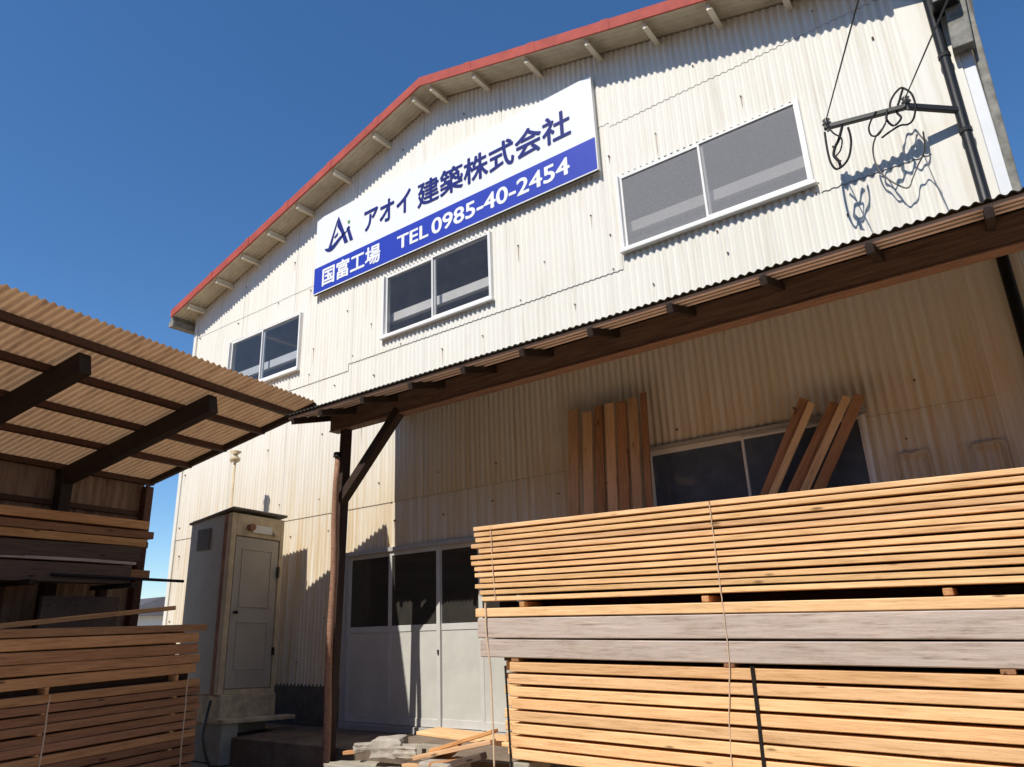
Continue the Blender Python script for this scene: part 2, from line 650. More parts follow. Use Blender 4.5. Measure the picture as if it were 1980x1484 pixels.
front_wall()
DEPTH = 12.0
b = MB()   # flanks, back and ceiling-height inner lining
for xs in (XL, XR - .012):
    x = xs * S
    b.box((x, .02, P(0, 0, SLZ).z), (x + .08, DEPTH, P(0, 0, ztop(xs) - .004).z))
b.build('side_wall', M['trim'], fac)
b = MB()
b.add([P(XL, 1, SLZ) + Vector((0, DEPTH, 0)), P(XR, 1, SLZ) + Vector((0, DEPTH, 0)), P(XR, 1, ztop(XR)) + Vector((0, DEPTH, 0)),
       P(XRIDGE, 1, ZR) + Vector((0, DEPTH, 0)), P(XL, 1, ztop(XL)) + Vector((0, DEPTH, 0))], [(0, 1, 2, 3, 4)])
b.build('back_wall', M['dark'], fac)
b = MB()   # dark inner floor between the storeys
b.box((XL * S + .1, .06, P(0, 0, .42).z), (XR * S - .1, DEPTH - .1, P(0, 0, .44).z))
b.build('upper_floor', M['dark'], fac)
b = MB()
b.pbox((XL, .9985, SLZ), (-1.155, 1.004, -.101))
b.build('foundation', M['found'], fac, bevel=.008)
b = MB()
b.pbox((-.013, .9945, -.17), (XR, 1.0, .862))
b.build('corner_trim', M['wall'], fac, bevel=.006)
b = MB()
b.pbox((XL - .002, .9945, -.105), (XL + .012, 1.0, ztop(XL) - .005))
b.build('corner_trim', M['trim'], fac, bevel=.006)

# roof sheets: corrugation runs down the slope
YF = -.37
rp = .076
for side in (-1, 1):
    mb = MB()
    xe = -1.862 if side < 0 else .085
    ys = [YF + k * rp / 6 for k in range(int(1.0 / (rp / 6)))] + [2, 6, DEPTH + .2]
    vs, fs = [], []
    for y in ys:
        dz = .011 * math.cos(2 * math.pi * y / rp) if y < 1.5 else 0
        for xx in (XRIDGE, xe):
            vs.append(Vector((xx * S, y, P(0, 0, ztop(xx)).z + .012 + dz)))
    for k in range(len(ys) - 1):
        fs.append((2 * k, 2 * k + 1, 2 * k + 3, 2 * k + 2))
    mb.add(vs, fs, 0, True)
    mb.build('roof', M['soffit'], fac)
    # faded red verge flashing, in lapped lengths
    mb = MB()
    edges = [XRIDGE + side * t for t in ((0, .14, .30, .46, .62, .78, abs(xe - XRIDGE) + .004))]
    for k in range(len(edges) - 1):
        a, bx = edges[k], edges[k + 1]
        lap = .006 * side if k < len(edges) - 2 else 0
        for (xa, xb, pr) in ((a, bx, 0.0), (bx - .010 * side, bx + lap, .006)):
            if pr and k == len(edges) - 2:
                continue
            z0a, z0b = P(0, 0, ztop(xa)).z, P(0, 0, ztop(xb)).z
            y0, y1 = YF - .028 - pr, YF + .12
            lo, hi = -.012 - pr, .135 + pr
            q = [(xa * S, y0, z0a + lo), (xb * S, y0, z0b + lo), (xb * S, y0, z0b + hi), (xa * S, y0, z0a + hi)]
            q2 = [(xa * S, y0 + .02, z0a + lo), (xb * S, y0 + .02, z0b + lo), (xb * S, y1, z0b + hi), (xa * S, y1, z0a + hi)]
            mb.add(q + q2, [(0, 1, 2, 3), (4, 7, 6, 5), (3, 2, 6, 7), (0, 4, 5, 1), (0, 3, 7, 4), (1, 5, 6, 2)])
    mb.build('verge_flashing', M['red'], fac)
px = [-1.79, -1.66, -1.545, -1.437, -1.324, -1.188, -1.051, -.926, -.872, -.752, -.62, -.485, -.370, -.258, -.148, -.035]
for x in px:
    mb = MB()
    c0 = P(x, 1, ztop(x) - .008)
    mb.bar(c0 + Vector((0, YF + .03, 0)), c0 + Vector((0, .3, 0)), .035, .10)
    mb.bar(c0 + Vector((.02, YF + .03, -.047)), c0 + Vector((.02, .3, -.047)), .05, .008)
    mb.build('purlin', M['cream'], fac, bevel=.003)
mb = MB()   # eave gutter on the left
gx, gzz = -1.862 * S, P(0, 0, ztop(-1.862)).z
mb.tube([(gx - .03, YF + .02, gzz - .03), (gx - .03, DEPTH, gzz - .05)], .06, 10)
mb.box((gx - .1, YF, gzz - .19), (gx + .05, YF + .5, gzz - .08))
mb.build('eave_gutter', M['greywea'], fac)

# windows
WIN = [(0, 'glass_left', (-1.497,)), (1, 'glass_mid', (-.911,)), (2, 'glass_frost', (-.320,)), (3, 'glass_low', (-.317,))]
for wi, gm, (mx,) in WIN:
    x0, x1, z0, z1 = OPEN[wi]
    fm = MB()
    t = .0048
    yo, yi = .9915, 1.012
    zf = z0 + .0
    fm.pbox((x0, yo, z0), (x1, yi, z0 + t))
    fm.pbox((x0, yo + .0075, z1 - t * .8), (x1, yi, z1))
    fm.pbox((x0, yo, z0 + t), (x0 + t, yi, z1 - t * .8))
    fm.pbox((x1 - t, yo, z0 + t), (x1, yi, z1 - t * .8))
    wf = fm.build('window', M['alu'], fac, bevel=.003)
    # two sliding sashes
    for k, (a, bx) in enumerate(((x0 + t, mx + .004), (mx - .004, x1 - t))):
        yy = 1.001 - .004 * k
        sm = MB()
        st = .0038
        zb0, zb1 = z0 + t, z1 - t * .8
        sm.pbox((a, yy - .0022, zb0), (bx, yy + .0022, zb0 + st))
        sm.pbox((a, yy - .0022, zb1 - st), (bx, yy + .0022, zb1))
        sm.pbox((a, yy - .0022, zb0 + st), (a + st, yy + .0022, zb1 - st))
        sm.pbox((bx - st, yy - .0022, zb0 + st), (bx, yy + .0022, zb1 - st))
        sm.build('sash', M['alu'], wf, bevel=.002)
        gmb = MB()
        gmb.add([P(a + st, yy, zb0 + st), P(bx - st, yy, zb0 + st), P(bx - st, yy, zb1 - st), P(a + st, yy, zb1 - st)], [(0, 1, 2, 3)])
        gmb.build('pane', M[gm], wf)
    if wi < 3:
        sb = MB()
        sb.pbox((x0 - .003, .988, z0 - .005), (x1 + .003, 1.0, z0))
        sb.build('sill', M['alu'], wf, bevel=.002)
        gb = MB()
        gb.pbox((x0 - .05, 1.019, .637), (x1 + .05, 1.03, .657))
        gb.build('girt', M['girt'], fac)
    else:
        hb = MB()
        hb.pbox((x0 - .003, .9895, z1), (x1 + .003, 1.0, z1 + .004))
        hb.build('head_flashing', M['alugrey'], wf)

# sliding doors
df = MB()
df.pbox((-1.155, .993, .139), (-.713, 1.012, .147))
df.pbox((-1.155, .993, -.172), (-1.148, 1.012, .139))
df.pbox((-.720, .993, -.172), (-.713, 1.012, .139))
df.pbox((-1.155, .992, SLZ), (-.713, 1.014, -.166))
df.build('door_frame', M['alugrey'], fac, bevel=.003)
dx = [-1.148, -1.026, -.903, -.806, -.720]
for k in range(4):
    a, bx = dx[k], dx[k + 1]
    yy = 1.003 if k % 2 == 0 else .999
    a -= .004 if k else 0
    bx += .004 if k < 3 else 0
    lf = MB()
    st = .0085
    for q in ((a, a + st, -.165, .139), (bx - st, bx, -.165, .139)):
        lf.pbox((q[0], yy - .002, q[2]), (q[1], yy + .002, q[3]))
    for z0, z1 in ((.131, .139), (-.008, .003), (-.165, -.152)):
        lf.pbox((a + st, yy - .002, z0), (bx - st, yy + .002, z1))
    leaf = lf.build('sliding_door', M['doorframe'], fac, bevel=.003)
    pm = MB()
    pm.pbox((a + st, yy - .0008, -.152), (bx - st, yy + .0008, -.008))
    pm.build('lower_panel', M['doorpanel'], leaf)
    gm = MB()
    gm.add([P(a + st, yy, .003), P(bx - st, yy, .003), P(bx - st, yy, .131), P(a + st, yy, .131)], [(0, 1, 2, 3)])
    gm.build('glass_pane', M['glass_door'], leaf)
    if k == 1:
        hm = MB()
        hm.tube([P(bx - .004, yy - .003, -.047), P(bx - .004, yy - .003, -.040)], .012, 8)
        hm.build('handle', M['black'], leaf)

# black wall pipe, corner flashing and weathered downpipe on the right corner
mb = MB()
mb.tube([P(.0295, .9835, GZ), P(.0295, .9835, .80), P(.031, .975, .83), P(.033, .97, .87)], .043, 12)
for z in (.47, .58, .70):
    mb.tube([P(.0295, .9835, z - .003), P(.0295, .9835, z + .003)], .05, 12)
mb.build('wall_pipe', M['black'], fac)
mb = MB()
mb.pbox((.0462, .996, -.17), (.060, 1.02, .76))
mb.build('corner_flashing', M['pvc'], fac, bevel=.008)
mb = MB()
mb.bar(P(.060, 1.004, .34), P(.0695, 1.0, .80), .07, .09, (0, 1, 0))
mb.bar(P(.052, .985, .70), P(.058, .985, .80), .16, .12, (0, 1, 0))
mb.build('downpipe', M['greywea'], fac, bevel=.012)
mb = MB()
mb.pbox((.030, .955, .765), (.062, .99, .83))
mb.pbox((.0, .97, .845), (.075, .99, .87))
mb.build('gutter_hopper', M['black'], fac, bevel=.02)
# steel hand rails bent into the lower wall
for xa, xb, z in ((-.131, -.095, .180), (-.052, -.016, .179)):
    mb = MB()
    mb.tube([P(xa, .9905, z - .07), P(xa, .9905, z - .004), P(xa + .003, .9905, z), P(xb - .003, .9905, z), P(xb, .9905, z - .004), P(xb, .9905, z - .07)], .011, 8)
    mb.build('wall_rail', M['rustrun'], fac)

# side annex behind the right corner
an = MB()
an.pbox((.0605, 1.01, GZ), (.6, 1.6, .435))
an.pbox((.0615, 1.0, .30), (.066, 1.01, .435))
tag(an.build('side_annex', M['annex'], bevel=.01), 'plain grey shed annex just past the right corner of the factory, under the canopy end', 'annex')

# ================================================================= company sign
SY = .987
sg = thing('company_sign', P(-.897, SY, .763), 'long white and blue company sign board with Japanese lettering on the gable wall', 'sign')
mb = MB(); mb.pbox((-1.291, SY, .763), (-.503, .993, .972)); mb.build('board', M['signwhite'], sg, bevel=.004)
mb = MB(); mb.pbox((-1.2905, SY - .0006, .7655), (-.5035, SY + .0004, .8335)); mb.build('blue_band', M['signblue'], sg)
mb = MB()
for q in ((-1.291, -.503, .763, .7652), (-.5035, -.5015, .763, .972)):
    mb.pbox((q[0], SY - .0012, q[2]), (q[1], .9935, q[3]))
mb.build('edge_frame', M['alu'], sg)
mb = MB()
for x in (-1.2, -1.0, -.8, -.6):
    mb.pbox((x - .004, .992, .78), (x + .004, .9995, .95))
mb.build('mounting_rail', M['alugrey'], sg)


def lettering(text, x0, x1, z0, z1, mat, name, bold=.006, smear=.012, depth=.002):
    """sign lettering as thin raised shapes; bold strokes by overlaying slightly shifted copies"""
    cu = bpy.data.curves.new(name, 'FONT')
    cu.body = text
    cu.size = 1
    cu.offset = bold
    cu.resolution_u = 4
    tmp = bpy.data.objects.new(name, cu)
    COL.objects.link(tmp)
    dg = bpy.context.evaluated_depsgraph_get()
    me = bpy.data.meshes.new_from_object(tmp.evaluated_get(dg))
    bpy.data.objects.remove(tmp)
    xs = [v.co.x for v in me.vertices]; ys = [v.co.y for v in me.vertices]
    ax, bx, ay, by = min(xs) - smear, max(xs) + smear, min(ys) - smear, max(ys) + smear
    mb = MB()
    shifts = [(0, 0)]
    if smear:
        shifts += [(smear * math.cos(q * math.pi / 3), smear * math.sin(q * math.pi / 3)) for q in range(6)]
    for q, (sx, sz) in enumerate(shifts):
        vs = [P(x0 + (v.co.x + sx - ax) / (bx - ax) * (x1 - x0), SY - .0008, z0 + (v.co.y + sz - ay) / (by - ay) * (z1 - z0)) - Vector((0, depth * .2 + .0003 * q, 0)) for v in me.vertices]
        mb.add(vs, [tuple(p.vertices) for p in me.polygons])
    bpy.data.meshes.remove(me)
    return mb.build(name, mat, sg)


lettering('アオイ', -1.118, -.968, .869, .927, M['navy'], 'company_lettering', .0, .024)
lettering('建築株式会社', -.948, -.552, .862, .926, M['navy'], 'company_lettering', .0, .020)
lettering('国富工場', -1.260, -1.061, .776, .825, M['letterwhite'], 'branch_lettering', .0, .026)
lettering('TEL', -1.0085, -.915, .7835, .8165, M['letterwhite'], 'phone_lettering', .0, .022)
lettering('0985-40-2454', -.906, -.5605, .7815, .8195, M['letterwhite'], 'phone_lettering', .0, .022)


def flat_poly(polys, mat, name, y=SY - .0011, th=.004):
    mb = MB()
    for pl in polys:
        n = len(pl)
        fr = [P(a, y, c) + Vector((0, -th / 2, 0)) for a, c in pl]
        bk = [P(a, y, c) + Vector((0, th / 2, 0)) for a, c in pl]
        mb.add(fr + bk, [tuple(range(n)), tuple(range(2 * n - 1, n - 1, -1))] + [(k, n + k, n + (k + 1) % n, (k + 1) % n) for k in range(n)])
    return mb.build(name, mat, sg)


# emblem: pointed A, leaning i and a swoosh
ap = (-1.2085, .948)
sw = []
for k in range(13):
    t = k / 12
    x = -1.2545 + .088 * t
    z = .8745 - .0105 * math.sin(math.pi * min(1, t * 1.7)) * (1 - t) + .030 * t * t
    sw.append((x, z, .0012 + .0052 * math.sin(math.pi * min(1, t * 1.15 + .06))))
polys = [
    [(-1.2085, .948), (-1.2155, .936), (-1.2415, .874), (-1.233, .874)],
    [(-1.2085, .948), (-1.2125, .922), (-1.198, .900), (-1.1845, .866), (-1.1715, .866)],
    [(-1.2235, .8955), (-1.2095, .905), (-1.2095, .899), (-1.2185, .893)],
    [(-1.1785, .903), (-1.1715, .9085), (-1.1545, .866), (-1.1655, .866)],
]
for k in range(12):
    a, c = sw[k], sw[k + 1]
    polys.append([(a[0], a[1] - a[2]), (c[0], c[1] - c[2]), (c[0], c[1] + c[2]), (a[0], a[1] + a[2])])
flat_poly(polys, M['navy'], 'emblem')
flat_poly([[(-1.1715 + .0042 * math.cos(k * math.pi / 5), .9195 + .0042 * math.sin(k * math.pi / 5)) for k in range(10)]], M['green'], 'emblem_dot')

# ================================================================= cable bracket and cables
br = thing('cable_bracket', P(.03, .98, .62), 'black bent iron arm with insulators and looped cables on the corner pipe', 'cable bracket')
A0, A1, A2 = P(.0288, .981, .611), P(-.0296, .957, .6325), P(-.1265, .945, .639)
mb = MB(); mb.bar(A0, A1, .045, .05); mb.bar(A1 + (A0 - A1).normalized() * .03, A2, .045, .045)
mb.build('arm', M['black'], br, bevel=.006)
for c in (A2 + Vector((.03, 0, .0)), A1 + Vector((.03, 0, 0))):
    mb = MB()
    mb.tube([c + Vector((0, 0, -.05)), c + Vector((0, 0, .01)), c + Vector((0, 0, .03)), c + Vector((0, 0, .05)), c + Vector((0, 0, .07)), c + Vector((0, 0, .09))],
            [.012, .012, .04, .022, .034, .012], 10)
    mb.build('insulator', M['porcelain'], br)
C1 = [(-0.0946, 0.6078), (-0.0941, 0.596), (-0.0959, 0.5822), (-0.1022, 0.5649), (-0.1116, 0.5555), (-0.119, 0.5541), (-0.1232, 0.564), (-0.1245, 0.5794), (-0.1243, 0.6), (-0.1235, 0.6163)]
C2 = [(-0.0999, 0.6108), (-0.1078, 0.5931), (-0.1146, 0.5841), (-0.1177, 0.5734), (-0.1133, 0.5616), (-0.1126, 0.5508)]
C3 = [(-0.0590, 0.6186), (-0.0691, 0.6062), (-0.0722, 0.5963), (-0.0701, 0.5872), (-0.0638, 0.5841), (-0.0573, 0.5889), (-.05, .600), (-.047, .615)]
C4 = [(-0.0436, 0.6183), (-0.0415, 0.6296), (-0.0346, 0.64), (-0.0263, 0.6446), (-0.0213, 0.6386), (-0.0161, 0.627), (-0.0156, 0.6086), (-0.021, 0.5929), (-0.0284, 0.5887), (-0.0369, 0.5914), (-0.0486, 0.5876), (-0.0603, 0.5820)]
C6 = [(-.024, .64), (-.030, .628), (-.037, .612), (-.034, .600), (-.044, .592), (-.05, .606), (-.042, .617)]
C7 = [(-.118, .618), (-.112, .602), (-.104, .590), (-.108, .575), (-.116, .566), (-.110, .557)]
for pts, y, rad in ((C1, .92, .010), (C2, .915, .013), (C3, .925, .008), (C4, .932, .009), (C6, .93, .010), (C7, .91, .007)):
    mb = MB()
    mb.tube([p + Vector((0, .012 * math.sin(i * .16 + y * 40), 0)) for i, p in enumerate(spline([P(a * 1.028, y * 1.028, c * 1.028) for a, c in pts]))], rad, 7)
    mb.build('cable_loop', M['cable'], br)
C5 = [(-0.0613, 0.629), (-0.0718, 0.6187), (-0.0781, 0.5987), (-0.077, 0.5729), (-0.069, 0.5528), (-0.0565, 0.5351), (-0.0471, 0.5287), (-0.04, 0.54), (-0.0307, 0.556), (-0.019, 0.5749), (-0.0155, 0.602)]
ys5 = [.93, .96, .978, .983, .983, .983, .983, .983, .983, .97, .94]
mb = MB(); mb.tube(spline([P(a * yy / .985, yy, c * yy / .985) for (a, c), yy in zip(C5, ys5)]), .007, 6); mb.build('cable_shadow_loop', M['shadowgrey'], br)  # grey loop drawing the cables' cast shadow close to the wall
I2, I1 = A2 + Vector((.03, 0, .07)), A1 + Vector((.03, 0, .07))
for I, tgt, lab in ((I2, P(-.0312, .6, .5196), 'thin overhead cable running up from the outer insulator of the bracket'),
                    (I1, P(.0307, .6, .4785), 'thin overhead cable running up past the black corner pipe')):
    far = I + (tgt - I) * 3.6
    pts = []
    for k in range(31):
        t = k / 30
        p = I.lerp(far, t)
        pts.append(p)
    mb = MB(); mb.tube(pts, .0055, 6)
    tag(mb.build('overhead_cable', M['cable'], loc=I), lab, 'cable', 'cables to the wall bracket')

# ================================================================= lean-to canopy
CX0, CX1 = -1.022, .36
can = thing('lean_to_canopy', P(-.96, .82, GZ), 'dark timber lean-to canopy with corrugated roof, long brown beam and propped post', 'canopy')
ye, ze, yw, zw = .735, .3557, 1.0, .4275


def zc(y):
    return ze + (zw - ze) * (y - ye) / (yw - ye)


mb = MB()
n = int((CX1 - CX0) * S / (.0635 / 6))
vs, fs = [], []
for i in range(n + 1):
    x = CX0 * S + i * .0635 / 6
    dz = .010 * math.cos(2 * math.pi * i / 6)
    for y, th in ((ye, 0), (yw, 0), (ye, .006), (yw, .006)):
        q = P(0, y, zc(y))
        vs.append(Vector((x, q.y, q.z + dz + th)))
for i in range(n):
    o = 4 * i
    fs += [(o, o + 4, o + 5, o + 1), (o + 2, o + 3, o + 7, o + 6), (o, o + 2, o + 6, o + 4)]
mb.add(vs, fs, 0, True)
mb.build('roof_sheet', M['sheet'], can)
for y in (.7435, .764, .786, .85, .90, .96):
    mb = MB()
    mb.bar(P(CX0 + .002, y, zc(y) - .0048), P(CX1, y, zc(y) - .0048), .034, .026)
    mb.build('batten', M['batten'], can, bevel=.003)
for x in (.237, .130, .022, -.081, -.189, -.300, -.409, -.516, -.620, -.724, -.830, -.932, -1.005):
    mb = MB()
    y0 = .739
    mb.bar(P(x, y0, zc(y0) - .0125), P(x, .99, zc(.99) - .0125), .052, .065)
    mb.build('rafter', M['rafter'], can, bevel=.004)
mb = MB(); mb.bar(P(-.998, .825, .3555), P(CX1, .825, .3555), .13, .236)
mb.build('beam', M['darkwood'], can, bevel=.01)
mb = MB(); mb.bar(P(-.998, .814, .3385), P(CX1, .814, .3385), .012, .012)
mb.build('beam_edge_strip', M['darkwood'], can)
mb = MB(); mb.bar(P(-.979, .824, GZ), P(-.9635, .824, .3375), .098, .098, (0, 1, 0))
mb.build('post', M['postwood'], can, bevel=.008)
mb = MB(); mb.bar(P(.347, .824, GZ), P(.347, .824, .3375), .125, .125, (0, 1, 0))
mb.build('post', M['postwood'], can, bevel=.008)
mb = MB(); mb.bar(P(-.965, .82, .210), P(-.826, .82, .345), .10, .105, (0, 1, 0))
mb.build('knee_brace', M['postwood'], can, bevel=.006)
# rough pole strapped to the post
pl = thing('rough_pole', P(-.957, .80, GZ), 'reddish rough pole standing against the dark canopy post', 'pole')
mb = MB()
pp = [P(-.9575 + .0022 * math.sin(k * 1.3), .801, GZ + (.283 - GZ) * k / 10) for k in range(11)]
mb.tube(pp, [.039, .038, .038, .037, .036, .036, .035, .034, .033, .031, .030], 10)
mb.build('shaft', M['polewood'], pl)
mb = MB(); mb.tube([P(-.9565, .801, .283), P(-.9565, .801, .291)], [.052, .045], 10); mb.build('cap', M['black'], pl)

# ================================================================= open shed on the left
E0 = Vector((-1.045, .82, .406))
SD = Vector((.2, -1, 0)).normalized()
TD = Vector((-1, -.2, 0)).normalized()
SSL = -.23


def Q(s, t, z):
    v = E0 + SD * s + TD * t
    return P(v.x, v.y, z)


def zr(t):
    return .406 + SSL * t


sh = thing('open_shed', Q(.2, .2, GZ), 'open timber storage shed with rusty corrugated lean-to roof at left', 'shed')
mb = MB()
SLEN = 1.02
n = int(SLEN * S / (.076 / 6))
vs, fs = [], []
for i in range(n + 1):
    s = i * .076 / 6 / S
    dz = .012 * math.cos(2 * math.pi * i / 6)
    for t in (0, .11, .22, .33, .435):
        q = Q(s, t, zr(t))
        vs.append(q + Vector((0, 0, dz)))
for i in range(n):
    for k in range(4):
        o = 5 * i + k
        fs.append((o, o + 5, o + 6, o + 1))
mb.add(vs, fs, 0, True)
so = mb.build('roof_sheet', M['shedsheet'], sh)
for t in (.047, .13, .225, .317, .42):
    mb = MB()
    mb.bar(Q(-.002, t, zr(t) - .0085), Q(SLEN, t, zr(t) - .0085), .075, .07)
    mb.build('purlin', M['purlin'], sh, bevel=.004)
for s in (.187, .413, .639, .865):
    mb = MB()
    mb.bar(Q(s, .058, zr(.058) - .0285), Q(s, .425, zr(.425) - .0285), .12, .20)
    mb.build('rafter', M['rafter'], sh, bevel=.006)
    mb = MB()
    mb.bar(Q(s, .412, GZ), Q(s, .412, zr(.412) - .03), .14, .12, TD)
    mb.build('post', M['rafter'], sh, bevel=.006)
mb = MB(); mb.bar(Q(.003, -.0, zr(0) - .0075), Q(.003, .43, zr(.43) - .0075), .05, .075); mb.build('gable_board', M['rafter'], sh)
mb = MB(); mb.bar(Q(.012, .416, GZ), Q(.012, .416, zr(.416) - .02), .11, .11, TD); mb.build('post', M['purlin'], sh, bevel=.006)
mb = MB()
n = int(SLEN * S / .03)
vs, fs = [], []
for i in range(n + 1):
    s = .006 + i * .03 / S
    o = .006 * math.cos(i * math.pi / 2)
    for z in (GZ, .232, .234, zr(.43)):
        vs.append(Q(s, .432 + (o if z < .233 else o + .004) / S, z))
for i in range(n):
    o = 4 * i
    fs += [(o + k, o + 4 + k, o + 5 + k, o + 1 + k) for k in range(3)]
mb.add(vs, fs)
mb.build('back_wall', M['shedwall'], sh)
mb = MB(); mb.bar(Q(.01, .424, .236), Q(SLEN, .424, .236), .05, .06); mb.build('wall_rail', M['purlin'], sh)

# rack behind the stack, in the shed
rk = thing('timber_rack', Q(.2, .34, GZ), 'dark timber rack of uprights and arms carrying old beams inside the shed', 'rack')
for s in (.112, .29, .52, .75):
    mb = MB(); mb.bar(Q(s, .375, GZ), Q(s, .375, .088), .09, .09, TD); mb.build('upright', M['purlin'], rk, bevel=.004)
    mb = MB(); mb.bar(Q(s, .29, .0885), Q(s, .40, .0885), .08, .05); mb.build('arm', M['rafter'], rk, bevel=.004)
RT = .33
rack = [  # s start, z bottom, z top, material, words
    (.078, .189, .204, 'brown', 'orange brown board, topmost on the shed rack'),
    (.066, .173, .186, 'brown2', 'second board from the top on the shed rack, dark brown'),
    (.080, .158, .171, 'brown', 'third board down on the shed rack, with a pale split edge'),
    (.040, .161, .172, 'rafterw', 'dark timber sticking out furthest at the top of the shed rack'),
    (.090, .130, .156, 'old', 'thick weathered beam in the middle of the shed rack'),
    (.096, .1245, .1295, 'greyw', 'thin pale lath lying under the thick beam on the shed rack'),
    (.104, .092, .1225, 'old', 'grey black squared beam at the bottom of the shed rack'),
    (.030, .106, .120, 'brown2', 'reddish timber end poking past the bottom beam of the shed rack'),
]
for s0, z0, z1, mt, lab in rack:
    m = {'rafterw': M['old'], 'greyw': M['grey']}.get(mt) or M[mt]
    dt = 0
    if s0 in (.040, .030):
        dt = .035
    board('rack_timber', Q(s0, RT + dt, (z0 + z1) / 2), Q(.93, RT + dt, (z0 + z1) / 2 - .003), .22 if not dt else .1, (z1 - z0) * S, m, lab, 'timber', 'timbers on the shed rack', warp=.012)
mb = MB(); mb.tube([Q(-.008, .31, .0995), Q(.25, .31, .102)], .018, 8)
tag(mb.build('steel_rod', M['black'], loc=Q(.1, .31, .1)), 'thin black rod poking out past the ends of the rack timbers', 'rod')
mb = MB(); mb.bar(Q(.095, .35, .035), Q(.235, .35, .035), .05, .47)
tag(mb.build('plywood_sheet', M['old'], loc=Q(.16, .35, .05), bevel=.004), 'pale grey brown sheet standing in the dark bay under the rack', 'sheet')
board('loose_lath', Q(.10, .20, .046), Q(.42, .16, .020), .05, .045, M['brown'], 'loose lath lying aslant on top of the left plank stack', 'lath')

# ================================================================= left plank stack
s0, t0 = .15, .077
rnd = random.Random(5)
zt = .0165
lay = [('brown2', .010, .002, .022)]
lay += [('brown', .0138, .0016, 0), ('brown', .0138, .0016, 0), ('brown', .0128, .0018, 0), ('brown', .0132, .0085, 0)]
for k in range(8):
    lay += [('brown' if k % 3 == 0 else 'brown2', .0102, .0006, 0), ('brown2', .0098, .0026, 0)]
k = 0
names = []
for mt, h, gap, ext_ in lay:
    e = s0 + rnd.uniform(-.002, .003) - ext_ * .6 - (.008 if k > 4 else 0)
    dt = rnd.uniform(-.0012, .0016)
    z = zt - h / 2
    board('plank', Q(e, t0 + .02 + dt, z), Q(.82, t0 + .02 + dt, z - .001), .26, h * S, M[mt],
          ('dark dusty plank, topmost in the left plank stack' if k == 0 else
           '%s plank, %s from the top in the left plank stack' % ('orange brown' if mt == 'brown' else 'dull brown', ORD[k] if k < len(ORD) else 'one low down')),
          'plank', 'planks in the left stack', warp=.006)
    board('plank', Q(e + .006, t0 + .075, z - .0075), Q(.80, t0 + .075, z - .0085), .42, h * S, M[mt],
          'near-black strip filling the gap of the left plank stack to deepen its shade', 'plank', 'planks in the left stack')
    if gap > .005:  # near-black strip added so the open gap reads as deep shade
        board('plank', Q(e + .004, t0 + .029, zt - h - gap / 2), Q(.80, t0 + .029, zt - h - gap / 2), .22, gap * S, M['rafter'],  # added shade strip in the gap
              'near-black strip filling the gap of the left plank stack to deepen its shade', 'plank', 'planks in the left stack')
    zt -= h + gap
    k += 1
    if gap > .0025:       # stickers that hold the layers apart
        for ss in (.19, .385, .60):
            names.append((ss, zt + gap / 2, gap))
STK = ['upper gap of the left plank stack', ]
for j, (ss, z, gap) in enumerate(names):
    where = {.19: 'by the far end', .385: 'near its middle', .60: 'near the camera end'}[ss]
    row = j // 3
    board('spacer_stick', Q(ss, t0 - .0035, z), Q(ss, t0 + .04, z), .035, gap * S * .98, M['brown'],
          'spacer stick %s of the left plank stack, %s gap down' % (where, ['widest', 'second', 'third', 'fourth', 'fifth', 'sixth', 'seventh', 'eighth', 'ninth', 'tenth'][row]), 'stick', 'spacer sticks in the left stack', bev=.002)
for ss, ztp, zb, lab in ((.186, -.058, -.2, 'pale vertical strap tied round the far end of the left plank stack'),
                         (.392, -.062, -.2, 'pale vertical strap round the middle of the left plank stack')):
    mb = MB()
    pts = [Q(ss + .0004 * math.sin(i * 1.1), t0 - .0213 - .0003 * math.cos(i * 2.1), ztp + (zb - ztp) * i / 12) for i in range(13)]
    mb.tube(pts, .006, 6)
    tag(mb.build('packing_strap', M['strapw'], loc=pts[0]), lab, 'strap', 'straps on the stacks')
mb = MB(); mb.bar(Q(.20, t0 + .02, GZ + .006), Q(.20, t0 + .06, GZ + .006), .1, .09)
tag(mb.build('bearer', M['old'], loc=Q(.2, t0, GZ), bevel=.004), 'short bearer on the ground under the left plank stack', 'bearer')

# ================================================================= lumber on the right
TL = math.radians(1.25)     # the pile sags slightly to the right


def PL(x, y, z):
    """pile frame: tilted about the left end"""
    return P(x, y, z - math.tan(TL) * (x + .60))


Y0 = .74
X1 = .33
rnd = random.Random(11)
# upper bundle of thin boards
n_up = 13
ztop_, zbot_ = .1215, .0255
pit = (ztop_ - zbot_) / n_up
REAR = 'long piece of the rear rows or gap-darkening strip, hidden behind the front of the right lumber pile'
for k in range(n_up):
    h = pit * .70
    z = ztop_ - pit * k - h / 2
    x0 = -.608 + rnd.uniform(-.006, .008) + (.004 if k > 9 else 0)
    dy = rnd.uniform(-.0016, .0016)
    board('pine_board', PL(x0, Y0 + .02 + dy, z), PL(X1 + rnd.uniform(-.02, .02), Y0 + .02 + dy, z + rnd.uniform(-.0006, .0006)), .26, h * S,
          M['pine'] if k % 4 else M['pine2'], '%s yellow pine board %s the upper bundle of the right lumber pile' % (ORD[k], 'of' if k == 0 else 'from the top of'), 'board',
          'pine boards in the upper bundle', warp=.004, bev=.003)
    board('pine_board', PL(x0 + .004, Y0 + .082, z), PL(X1, Y0 + .082, z), .52, h * S, M['pine'], REAR, 'board', 'rear rows of the right pile')
board('pine_board', PL(-.60, Y0 + .082, .0215), PL(X1, Y0 + .082, .0215), .52, .0105 * S, M['rafter'], REAR, 'board', 'rear rows of the right pile')  # near-black filler that paints deep shade into the gap below the bundle
